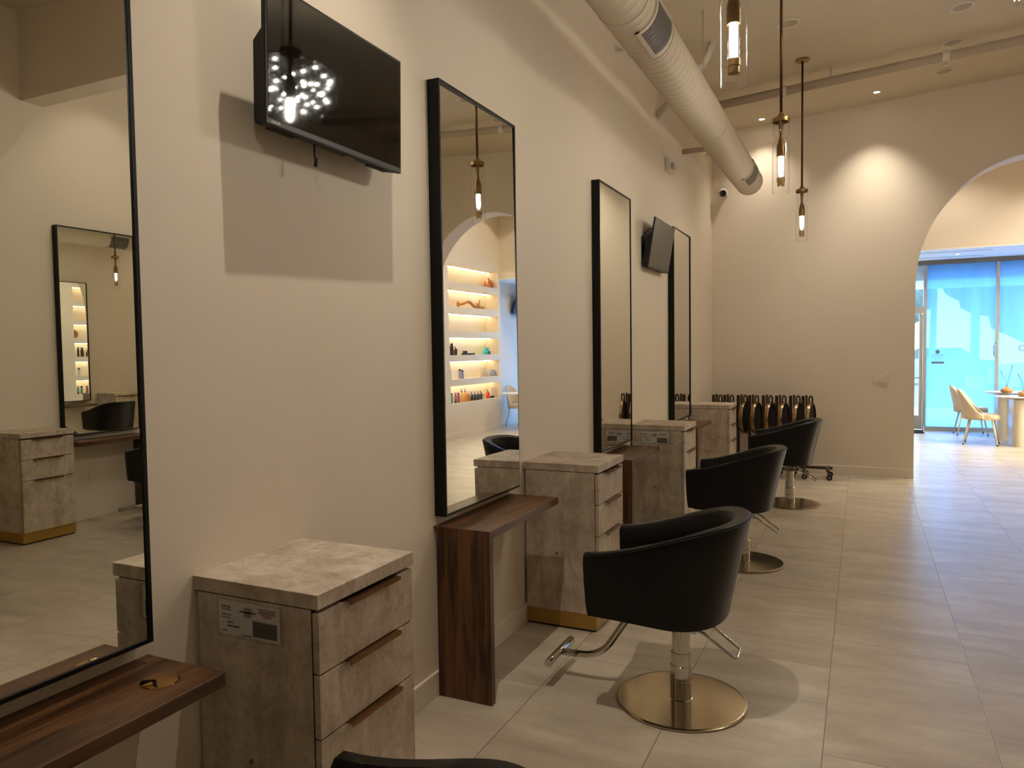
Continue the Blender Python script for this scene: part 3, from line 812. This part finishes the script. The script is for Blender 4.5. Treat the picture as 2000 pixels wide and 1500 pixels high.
obj('sprinkler_head', L([(0,.04),(.014,.04),(.014,-.06),(.034,-.064),(.034,-.07),(0,-.07)], 16, (.27, 0, 0)), M['white_plastic'], t, auto=.6)
t = thing('sidewall_sprinkler', 'small white sidewall sprinkler high on the left wall beside the duct', 'sprinkler', (0, 5.70, 3.91))
obj('wall_mount', L([(0,0),(.035,0),(.035,.008),(.012,.012),(.012,.03),(0,.03)], 20, (0,0,0), 'x'), M['white_plastic'], t, auto=.6)
obj('deflector', B(.03, .06, -.018, .018, -.02, -.014), M['white_plastic'], t)

# recessed cans and spots
def can(x, y, label, lit=None):
    t = thing('recessed_downlight', label, 'downlight', (x, y, cz(x)), 0, 'unlit recessed downlights'); t.rotation_euler.y = -math.atan(.065)
    obj('trim_ring', L([(.072,.0),(.098,.0),(.098,-.006),(.092,-.008),(.075,-.006),(.072,.0)], 36), M['white_plastic'], t, auto=.7)
    obj('baffle', L([(.074,-.005),(.060,-.0015),(.0,-.001)], 36), M['can'], t, smooth=True)
for x, y, lb in ((1.16, 6.95, 'unlit round downlight left of the long pendant rod top, above the duct'), (2.51, 7.50, 'unlit round downlight nearest the chandelier corner'),
    (2.52, 8.33, 'unlit round downlight just above the sprinkler pipe at right'), (2.52, 9.15, 'unlit round downlight between the pipe and the arched wall'),
    (1.26, 8.66, 'unlit round downlight half hidden by the pipe beside the farthest pendant')): can(x, y, lb)
def spot(x, y, label, power, size=150, blend=.6, rad=.03, z=None):
    t = thing('ceiling_spotlight', label, 'spotlight', (x, y, cz(x) if z is None else z), 0, 'lit ceiling spotlights')
    obj('trim_ring', L([(.030,0),(.042,0),(.042,-.005),(.036,-.007),(.030,-.004)], 28), M['white_plastic'], t, auto=.7)
    obj('lens', L([(.031,-.003),(0,-.0035)], 24), M['spot_lens'], t)
    ld = bpy.data.lights.new('spot_beam', 'SPOT'); ld.energy = power; ld.spot_size = math.radians(size); ld.spot_blend = blend
    ld.color = (1.0, .90, .75); ld.shadow_soft_size = rad
    lo = bpy.data.objects.new('spot_beam', ld); link(lo, t); lo.location = (0, 0, -.012)
spot(.64, 9.55, 'small lit ceiling spot between duct end and pendants, close to the arched wall', 62, 100, 1.0)
spot(1.885, 9.40, 'small lit ceiling spot above the bright patch on the arched wall', 165, 88, 1.0)
spot(.64, 2.05, 'lit ceiling spot above the nearest television, out of frame', 185, 72, .8, .014)
spot(4.45, 4.9, 'lit ceiling spot above the opposite station, out of frame', 38, 96, .6)

# wall devices
t = thing('strobe_alarm', 'white fire alarm strobe box high on the left wall under the duct', 'alarm', (0, 7.40, 3.36))
obj('mounting_plate', B(0, .006, -.108, .108, -.063, .063, bev=.002), M['white_plastic'], t)
obj('alarm_body', B(.005, .05, -.105, .105, -.06, .06, bev=.008), M['white_plastic'], t)
obj('strobe_lens', B(.045, .075, -.06, .06, -.035, .03, bev=.008), M['logo'], t)
t = thing('security_camera', 'white round security camera with black lens in the far corner', 'camera', (.144, D0, 3.516))
obj('mount', L([(0,0),(.055,0),(.055,-.03),(.03,-.045),(0,-.045)], 28, (0,0,0), 'y'), M['white_plastic'], t, auto=.6)
bm = bmesh.new(); bmesh.ops.create_uvsphere(bm, u_segments=28, v_segments=18, radius=.062, matrix=Matrix.Translation((0, -.075, 0))); obj('camera_ball', bm, M['white_plastic'], t, smooth=True)
obj('lens', L([(0,-.145),(.03,-.143),(.042,-.125),(.044,-.10)], 26, (.012, 0, -.008), 'y'), M['tv_screen'], t, smooth=True)
obj('cable', T([(-.02,-.012,.05),(-.025,-.02,.10),(.01,-.02,.12),(.03,-.02,.09)], .004, 8, .03), M['white_plastic'], t, smooth=True)
t = thing('light_switch', 'three-gang rocker light switch plate left of the arch', 'switch', (1.957, D0, 1.175))
obj('plate', B(-.085, .085, -.007, 0, -.06, .06, bev=.003), M['white_plastic'], t)
for x in (-.046, 0, .046): obj('rocker', B(x-.017, x+.017, -.012, -.005, -.034, .034, bev=.002), M['trim'], t)
def outlet(loc, rot, label):
    t = thing('wall_outlet', label, 'outlet', loc, rot, 'wall outlets')
    obj('plate', B(0, .006, -.037, .037, -.06, .06, bev=.002), M['white_plastic'], t)
    for z in (-.024, .024): obj('socket', merge(B(.004, .008, -.017, .017, z-.014, z+.014, bev=.002), B(.0078, .0086, -.008, -.005, z-.006, z+.006)), M['trim'], t)
outlet((XR, 4.72, .42), PI, 'wall outlet under the opposite shelf, seen in the first mirror')
outlet((0, 5.75, .42), 0, 'wall outlet under the shelf behind the second cabinet')

# ------------------------------------------------------------------ tray carts
def make_cart(label, wide=False):
    # local: origin on the floor under the post
    t = thing('tray_cart', label, 'trolley', (0, 0, 0), 0, 'bronze folding tray carts')
    obj('post', B(-.018, .018, -.02, .02, .10, .975, bev=.004), M['cart'], t)
    obj('side_post', B(.026, .050, -.012, .012, .62, .985, bev=.004), M['cart'], t)
    obj('hook_handle', T([(.04,-.01,.86),(.066,-.01,.86),(.066,-.01,.955),(.085,-.01,.978),(.104,-.01,.955),(.104,-.01,.885)], .010, 10, .02), M['cart'], t, smooth=True)
    m = Matrix.Translation((.086, -.03, .70)) @ Matrix.Rotation(math.radians(-9), 4, 'Z')
    bm = L([(0,-.006),(.185,-.006),(.185,.006),(0,.006)], 48, (0,0,0), 'x'); obj('tray', xf(bm, m), M['rubber'], t)
    bm = L([(.187,-.022),(.198,-.022),(.2,-.018),(.2,.018),(.198,.022),(.187,.022)], 56, (0,0,0), 'x'); obj('tray_rim', xf(bm, m), M['cart_rim'], t, auto=.6)
    x0, x1 = (-.02, .30) if wide else (-.035, .06)
    if wide:
        bm = B(-.04, .33, -.02, .02, .105, .135, bev=.006); box(bm, .0, .03, -.19, .10, .105, .135, .006); box(bm, .265, .295, -.19, .10, .105, .135, .006)
    else:
        bm = B(-.03, .06, -.02, .02, .105, .135, bev=.006); box(bm, 0, .03, -.19, .10, .105, .135, .006)
    obj('wheel_base', bm, M['cart'], t)
    for x, y in ((x0+.03,-.18),(x1-.02,-.18),(x0+.03,.09),(x1-.02,.09)) if wide else ((.015,-.18),(.015,.09)):
        c = obj('caster_fork', T([(x,y,.105),(x+.012,y,.06),(x+.018,y,.035)], .008, 8), M['cart'], t, smooth=True)
        obj('wheel', L([(0,-.012),(.026,-.012),(.033,-.007),(.033,.007),(.026,.012),(0,.012)], 22, (x+.02, y, .034), 'y'), M['rubber'], c, auto=.6)
        obj('hub', L([(0,-.0135),(.014,-.0135),(.014,.0135),(0,.0135)], 16, (x+.02, y, .034), 'y'), M['grille'], c)
    return t
XS = [.075, .212, .375, .510, .672, .825, .985, 1.125]
NM = ['first from the room corner', 'second from the room corner', 'third from the room corner', 'fourth from the room corner',
      'fifth from the room corner', 'third from the arch end', 'second from the arch end', 'nearest the arch, its casters in view']
k0 = make_cart('bronze folding tray cart against the far wall, ' + NM[0]); k0.location = (XS[0], 9.50, 0)
for x, nm in zip(XS[1:-1], NM[1:-1]): dup(k0, (x, 9.50, 0), 0, 'bronze folding tray cart against the far wall, ' + nm)

k9 = make_cart('bronze folding tray cart against the far wall, ' + NM[-1], True); k9.location = (XS[-1], 9.50, 0)

# ------------------------------------------------------------------ reception furniture
for k in range(6):
    z = NZ - NP*k + NH
    tag(obj('led_strip', B(NX+.20, NX+.225, NY0+.01, NY1-.01, z-.012, z-.001), M['led']), 'warm light strip under the top of the %s lit wall niche' % ('top', 'second', 'third', 'fourth', 'fifth', 'lowest')[k], 'light strip', 'shelf light strips')
MC = {}
def pm(rgb):
    if rgb not in MC: MC[rgb] = simple('bottle_plastic_%d' % len(MC), rgb, .35)
    return MC[rgb]
def bottle(y, row, w, h, rgb, kind, label, x=5.48, name='product_bottle', z=None, cap=(18, 17, 18)):
    r = min(w, .075)/2
    t = thing(name, label, 'bottle' if 'jar' not in name else 'jar', (x, y, NZ-NP*row if z is None else z), 0, 'products in the lit wall niches')
    if kind == 'jar':
        r = w/2*.8
        obj('jar_body', L([(0,0),(r*.92,0),(r,.004),(r,h*.6),(0,h*.6)], 22), pm(rgb), t, auto=.6); obj('lid', L([(0,h*.6),(r*1.03,h*.6),(r*1.03,h*.97),(r*.97,h),(0,h)], 22), pm(cap), t, auto=.6)
    elif kind == 'pump':
        b = h*.72; obj('bottle_body', L([(0,0),(r*.95,0),(r,.004),(r,b*.9),(r*.8,b*.97),(r*.35,b),(0,b)], 22), pm(rgb), t, auto=.7)
        bm = L([(0,b),(r*.42,b),(r*.42,b+h*.08),(r*.15,b+h*.09),(r*.15,h*.95),(0,h*.95)], 14); tube(bm, [(0,0,h*.95),(0,-r*.9,h*.97),(0,-r*1.2,h*.9)], .006, 8); obj('pump_head', bm, pm(cap), t, auto=.7)
    elif kind == 'tube':
        obj('bottle_body', L([(0,h*.18),(r*.9,h*.18),(r,h*.3),(r*.75,h*.95),(r*.6,h),(0,h)], 20), pm(rgb), t, auto=.7); obj('cap', L([(0,0),(r*.85,0),(r*.9,h*.17),(0,h*.18)], 18), pm(cap), t, auto=.6)
    else:
        b = h*.8; obj('bottle_body', L([(0,0),(r*.96,0),(r,.004),(r,b*.94),(r*.7,b),(0,b)], 22), pm(rgb), t, auto=.7); obj('cap', L([(0,b),(r*.75,b),(r*.75,h*.98),(r*.7,h),(0,h)], 18), pm(cap), t, auto=.6)
BR, BK, TE, WH, LI, CR = (70, 36, 20), (22, 21, 22), (60, 160, 160), (214, 210, 204), (160, 162, 190), (222, 206, 176)
bottle(11.88, 3, .05, .23, BK, 'cap', 'slim black bottle at the left end of the fourth niche')
bottle(11.98, 3, .10, .223, BR, 'cap', 'large brown bottle with black cap in the fourth niche', cap=BK)
bottle(12.12, 3, .07, .17, BR, 'pump', 'small brown bottle with a nozzle in the fourth niche')
bottle(12.42, 3, .11, .033, BK, 'jar', 'flat black jar, left one under the stacked jar', name='product_jar')
bottle(12.53, 3, .11, .033, BK, 'jar', 'flat black jar, right one under the stacked jar', name='product_jar')
bottle(12.475, 3, .12, .044, BK, 'jar', 'flat black jar stacked on the two others', name='product_jar', z=NZ-NP*3+.033)
bottle(12.68, 3, .10, .032, BK, 'jar', 'flat black jar standing alone beside the black stack', name='product_jar')
bottle(12.80, 3, .09, .034, BK, 'jar', 'flat black jar nearest the teal jars', name='product_jar')
bottle(13.29, 3, .15, .070, TE, 'jar', 'teal jar under the stacked teal jar', name='product_jar', cap=(72, 178, 178))
bottle(13.425, 3, .13, .068, (40, 110, 112), 'jar', 'darker teal jar beside the teal stack', name='product_jar', cap=(50, 130, 132))
bottle(13.34, 3, .15, .066, TE, 'jar', 'teal jar stacked on the teal pair', name='product_jar', z=NZ-NP*3+.070, cap=(66, 170, 172))
bottle(11.88, 4, .075, .181, WH, 'cap', 'white bottle with black cap at the left of the fifth niche')
bottle(12.26, 4, .07, .180, LI, 'cap', 'taller pale lilac bottle with black cap in the fifth niche')
bottle(12.35, 4, .07, .160, LI, 'cap', 'shorter pale lilac bottle with black cap in the fifth niche')
for k, (y, h) in enumerate(((13.09, .158), (13.18, .159), (13.27, .137), (13.36, .122), (13.44, .108))):
    bottle(y, 4, .06, h, CR, 'tube', 'cream tube in the fifth niche, %s from the left of the cream group' % ('first', 'second', 'third', 'fourth', 'fifth')[k], cap=CR)
for k, (y, h) in enumerate(((13.51, .14), (13.575, .133), (13.62, .12), (13.63, .125))):
    bottle(y if k < 3 else 13.575, 4, .055, h, (196, 192, 206), 'cap', 'small pale lilac bottle in the fifth niche, %s of its cluster' % ('left front', 'middle front', 'right front', 'back')[k], cap=LI, x=5.46 if k < 3 else 5.55)
for y, w, h, c, kd, lb, cp in ((11.84,.053,.188,(90,146,140),'tube','teal tube on a black cap at the left of the lowest niche',BK), (11.93,.06,.189,(90,146,140),'cap','teal bottle with black cap in the lowest niche',BK),
    (12.07,.06,.191,(150,96,120),'tube','mauve tube on a black cap in the lowest niche',BK), (12.18,.06,.185,(150,96,120),'cap','mauve bottle with black cap in the lowest niche',BK),
    (12.31,.085,.26,(226,178,120),'pump','pale orange spray bottle, left of the pair in the lowest niche',BK), (12.44,.075,.26,(226,178,120),'pump','pale orange spray bottle, right of the pair in the lowest niche',BK),
    (12.55,.10,.165,(212,138,40),'cap','amber bottle in the lowest niche',(212,150,60)), (12.69,.11,.175,BK,'pump','wide black pump bottle beside the amber one',BK),
    (12.81,.09,.175,(38,40,48),'pump','dark grey pump bottle, second of the dark group',BK), (12.94,.085,.175,BK,'pump','black pump bottle, third of the dark group',BK),
    (13.07,.085,.17,(40,40,42),'pump','black pump bottle, rightmost of the dark group',BK), (13.20,.05,.09,WH,'cap','small white bottle with black cap beside the red bottle',BK),
    (13.36,.08,.185,(206,44,42),'pump','red bottle with black pump in the lowest niche',BK), (13.50,.06,.224,(226,216,200),'tube','white tube on a black cap, left of the last pair',BK),
    (13.585,.06,.228,(226,216,200),'tube','white tube on a black cap, right of the last pair',BK)):
    bottle(y, 5, w, h, c, kd, lb, cap=cp)
o = tag(obj('bottle_vase', L([(0,0),(.07,0),(.085,.01),(.098,.06),(.092,.11),(.065,.155),(.028,.175),(.02,.185),(.022,.209),(.014,.209),(.012,.19),(0,.188)], 36), M['terracotta'], loc=(5.50, 13.55, NZ), smooth=True), 'brown glazed bottle vase alone in the top lit niche', 'vase')
t = thing('driftwood', 'knotty driftwood branch lying in the second lit niche', 'driftwood', (5.49, 12.76, NZ-NP))
pts = [(-.02,-.53,.10),(.0,-.46,.055),(.02,-.36,.075),(-.01,-.24,.10),(.01,-.12,.135),(.0,-.04,.13),(-.02,.06,.07),(.0,.16,.052),(.02,.28,.05),(.0,.38,.05),(-.01,.50,.045)]
bm = tube(bmesh.new(), round_path(pts, .06, 3), .027, 9); 
for v in bm.verts: v.co += Vector((random.uniform(-.008,.008), random.uniform(-.008,.008), random.uniform(-.008,.008)))
obj('trunk', bm, M['drift'], t, smooth=True)
obj('branch', T([(.0,.33,.05),(.02,.36,.12),(0,.385,.20)], [.026,.018,.013], 8), M['drift'], t, smooth=True)
obj('stub', T([(.0,.40,.05),(.02,.30,.11),(.03,.27,.125)], [.022,.016,.012], 8), M['drift'], t, smooth=True)
obj('root_knot', T([(-.02,-.53,.10),(.0,-.50,.045),(.01,-.44,.03)], [.018,.026,.016], 8), M['drift'], t, smooth=True)
m = Matrix.Translation((5.5, 11.82, NZ-NP*2+.1)) @ Matrix.Rotation(.35, 4, 'Y')
bm = L([(0,-.02),(.07,-.02),(.095,-.008),(.1,0),(.095,.008),(.07,.02),(0,.02)], 40, (0,0,0), 'x')
o = tag(obj('wooden_disc', xf(bm, Matrix.Rotation(.12, 4, 'Y')), simple('turned_wood', (168, 112, 70), .5, 0, .3, .2, 20), loc=(5.5, 11.82, NZ-NP*2+.102), auto=.7), 'round brown wooden disc standing at the left of the third lit niche', 'ornament')

def make_dining(label):
    # faces +x, origin on floor under the seat centre
    t = thing('dining_chair', label, 'chair', (0, 0, 0), 0, 'cream dining chairs')
    bm = bmesh.new()
    poly = [(.24*math.copysign(abs(math.cos(a))**.7, math.cos(a))+.01, .23*math.copysign(abs(math.sin(a))**.7, math.sin(a))) for a in [2*PI*k/36 for k in range(36)]]
    prism(bm, poly, .39, .475); bmesh.ops.bevel(bm, geom=[e for e in bm.edges if abs(e.verts[0].co.z-e.verts[1].co.z) < 1e-4], offset=.022, segments=3, affect='EDGES')
    obj('seat', bm, M['cream_fabric'], t, auto=.7)
    bm = bmesh.new(); outer = []; inner = []; n = 44
    for i in range(n+1):
        a = PI - PI*.56 + 2*PI*.56*i/n      # wraps the rear
        u = abs(i/n-.5)*2
        top = .475+.385*(1-sm((u-.12)/.88)) if u < 1 else .475
        rr = [] ; ri = []
        for s in (0, .3, .6, .85, 1):
            z = .40+(top-.40)*s; lean = .085*max(0, (z-.45)/.4); rb = .245-.008*s
            flute = .006*math.cos(i*PI) if .1 < s else 0
            rr.append(bm.verts.new(((rb+.012)*math.cos(a)-lean*max(0,-math.cos(a)), (rb+.004)*math.sin(a), z)))
            ri.append(bm.verts.new(((rb-.032+flute)*math.cos(a)-lean*max(0,-math.cos(a)), (rb-.036+flute)*math.sin(a), z-(.012 if s == 1 else 0))))
        outer.append(rr); inner.append(ri)
    for i in range(n):
        for k in range(4):
            bm.faces.new((outer[i][k], outer[i+1][k], outer[i+1][k+1], outer[i][k+1])); bm.faces.new((inner[i][k], inner[i][k+1], inner[i+1][k+1], inner[i+1][k]))
        bm.faces.new((outer[i][4], outer[i+1][4], inner[i+1][4], inner[i][4])); bm.faces.new((outer[i][0], inner[i][0], inner[i+1][0], outer[i+1][0]))
    for q in (0, n):
        for k in range(4): bm.faces.new((outer[q][k], outer[q][k+1], inner[q][k+1], inner[q][k]))
    obj('backrest', bm, M['cream_fabric'], t, smooth=True)
    for sx, sy in ((1,1),(1,-1),(-1,1),(-1,-1)):
        l = obj('leg', T([(sx*.15,sy*.14,.40),(sx*.225,sy*.2,.012)], [.018, .010], 12), M['white_metal'], t, smooth=True)
        obj('foot_cap', T([(sx*.2235,sy*.199,.02),(sx*.2265,sy*.2012,0)], .011, 10), M['rubber'], l)
    return t
dc = make_dining('cream upholstered dining chair in front, turned to the pale table'); dc.location = (3.455, 13.56, 0); dc.rotation_euler.z = -.18
dup(dc, (3.47, 14.93, 0), .05, 'cream dining chair further back, its fluted backrest against the window')
dup(dc, (5.2, 14.25, 0), PI+.3, 'cream dining chair by the side wall, seen in the mirror of lit shelves')
def make_table(cx, cy, R, label, legs, z=.75, fy=.52):
    t = thing('oval_table', label, 'table', (cx, cy, 0), 0, 'pale reception tables')
    obj('table_top', L([(0,z-.035),(R*.86,z-.035),(R*.97,z-.02),(R,z-.006),(R*.995,z),(0,z)], 72), M['table_white'], t, auto=.6).scale.y = fy
    for (lx, ly) in legs:
        poly = [(lx+.085*math.cos(a), ly+.085*math.sin(a)+(.16 if math.sin(a) > 0 else -.16)) for a in [2*PI*k/32 for k in range(32)]]
        obj('leg', prism(bmesh.new(), poly, 0, z-.034), M['table_white'], t)
make_table(4.44, 13.60, .82, 'nearer pale oval table with thick rounded legs, cut by the right edge', ((-.52, -.05), (.35, .1)))
make_table(4.42, 14.48, .82, 'farther pale oval table behind the nearer one, by the window', ((-.56, .05), (.35, 0)), .772)
def make_vase(x, y, z, label, s=1.0):
    t = thing('burl_vase', label, 'vase', (x, y, z), 0, 'burl wood vases with twigs')
    obj('vase_body', L([(0,0),(.055*s,0),(.08*s,.012*s),(.09*s,.035*s),(.082*s,.06*s),(.045*s,.078*s),(.026*s,.084*s),(.024*s,.105*s),(.018*s,.105*s),(.016*s,.085*s),(0,.08*s)], 36), M['vase_wood'], t, smooth=True)
    for k in range(4):
        a = k*1.7+y; obj('twig', T([(0,0,.08*s),(.03*math.cos(a),.03*math.sin(a),.2),(.09*math.cos(a),.09*math.sin(a),.30+.05*k)], [.003,.0025,.006 if k%2 else .002], 6), M['twig'], t)
make_vase(3.88, 14.22, .772, 'burl wood vase with dry twigs on the farther table, nearer the window post')
make_vase(4.02, 13.62, .75, 'burl wood vase with dry twigs on the nearer table at the right edge')

# reception lighting: spots added to brighten the bulkhead, shelves and window side
for x, y, pw, lb in ((4.75, 11.2, 260, 'added ceiling spot brightening the reception, nearer the arch'), (4.75, 12.8, 280, 'added ceiling spot brightening the reception, by the product shelves'), (3.0, 12.85, 95, 'added ceiling spot in the reception, brightening the upper wall over the window')):
    spot(x, y, lb, pw, 128 if x > 4 else 150, .7, .05)
for x, lb in ((3.2, 'small spot added in the white soffit before the glass door'), (4.9, 'small spot added in the white soffit over the tables')):  # spots added to lighten the tables and the window side wall
    spot(x, 14.55, lb, 80, 140, .6, .04, 3.079)

# ------------------------------------------------------------------ sky and camera
w = bpy.data.worlds.new('sky'); SC.world = w; w.use_nodes = True
nt = w.node_tree; bg = nt.nodes['Background']
tc = nt.nodes.new('ShaderNodeTexCoord'); sx = nt.nodes.new('ShaderNodeSeparateXYZ'); mr = nt.nodes.new('ShaderNodeMapRange')
nt.links.new(tc.outputs['Generated'], sx.inputs[0]); nt.links.new(sx.outputs[2], mr.inputs[0]); mr.inputs[1].default_value = 0; mr.inputs[2].default_value = .6
mxn = nt.nodes.new('ShaderNodeMix'); mxn.data_type = 'RGBA'; mxn.inputs[6].default_value = (.66, .88, 1, 1); mxn.inputs[7].default_value = (.42, .68, 1, 1)
nt.links.new(mr.outputs[0], mxn.inputs[0]); nt.links.new(mxn.outputs[2], bg.inputs[0]); bg.inputs[1].default_value = 10.5

cam = bpy.data.cameras.new('camera'); co = bpy.data.objects.new('camera', cam); COL.objects.link(co)
cam.sensor_fit = 'HORIZONTAL'; cam.sensor_width = 36; cam.lens = 1448.31/2000*36; cam.clip_start = .05; cam.clip_end = 200
yaw, pit, rol = .440496, -.046296, -.013678
fwd = Vector((-math.sin(yaw), math.cos(yaw), 0)); rt = Vector((math.cos(yaw), math.sin(yaw), 0)); up = Vector((0, 0, 1))
f2 = fwd*math.cos(pit)+up*math.sin(pit); u2 = up*math.cos(pit)-fwd*math.sin(pit)
r3 = rt*math.cos(rol)+u2*math.sin(rol); u3 = u2*math.cos(rol)-rt*math.sin(rol)
mt = Matrix((r3, u3, -f2)).transposed().to_4x4(); mt.translation = (1.7515, 0, 1.5749)
co.matrix_world = mt
SC.camera = co

SC.view_settings.view_transform = 'Standard'; SC.view_settings.look = 'None'
SC.view_settings.gamma = 1; SC.view_settings.use_curve_mapping = False
SC.view_settings.exposure = 0.0
cy = SC.cycles
cy.max_bounces = 14; cy.diffuse_bounces = 5; cy.glossy_bounces = 8; cy.transmission_bounces = 6; cy.transparent_max_bounces = 24
cy.sample_clamp_indirect = 5; cy.use_denoising = True
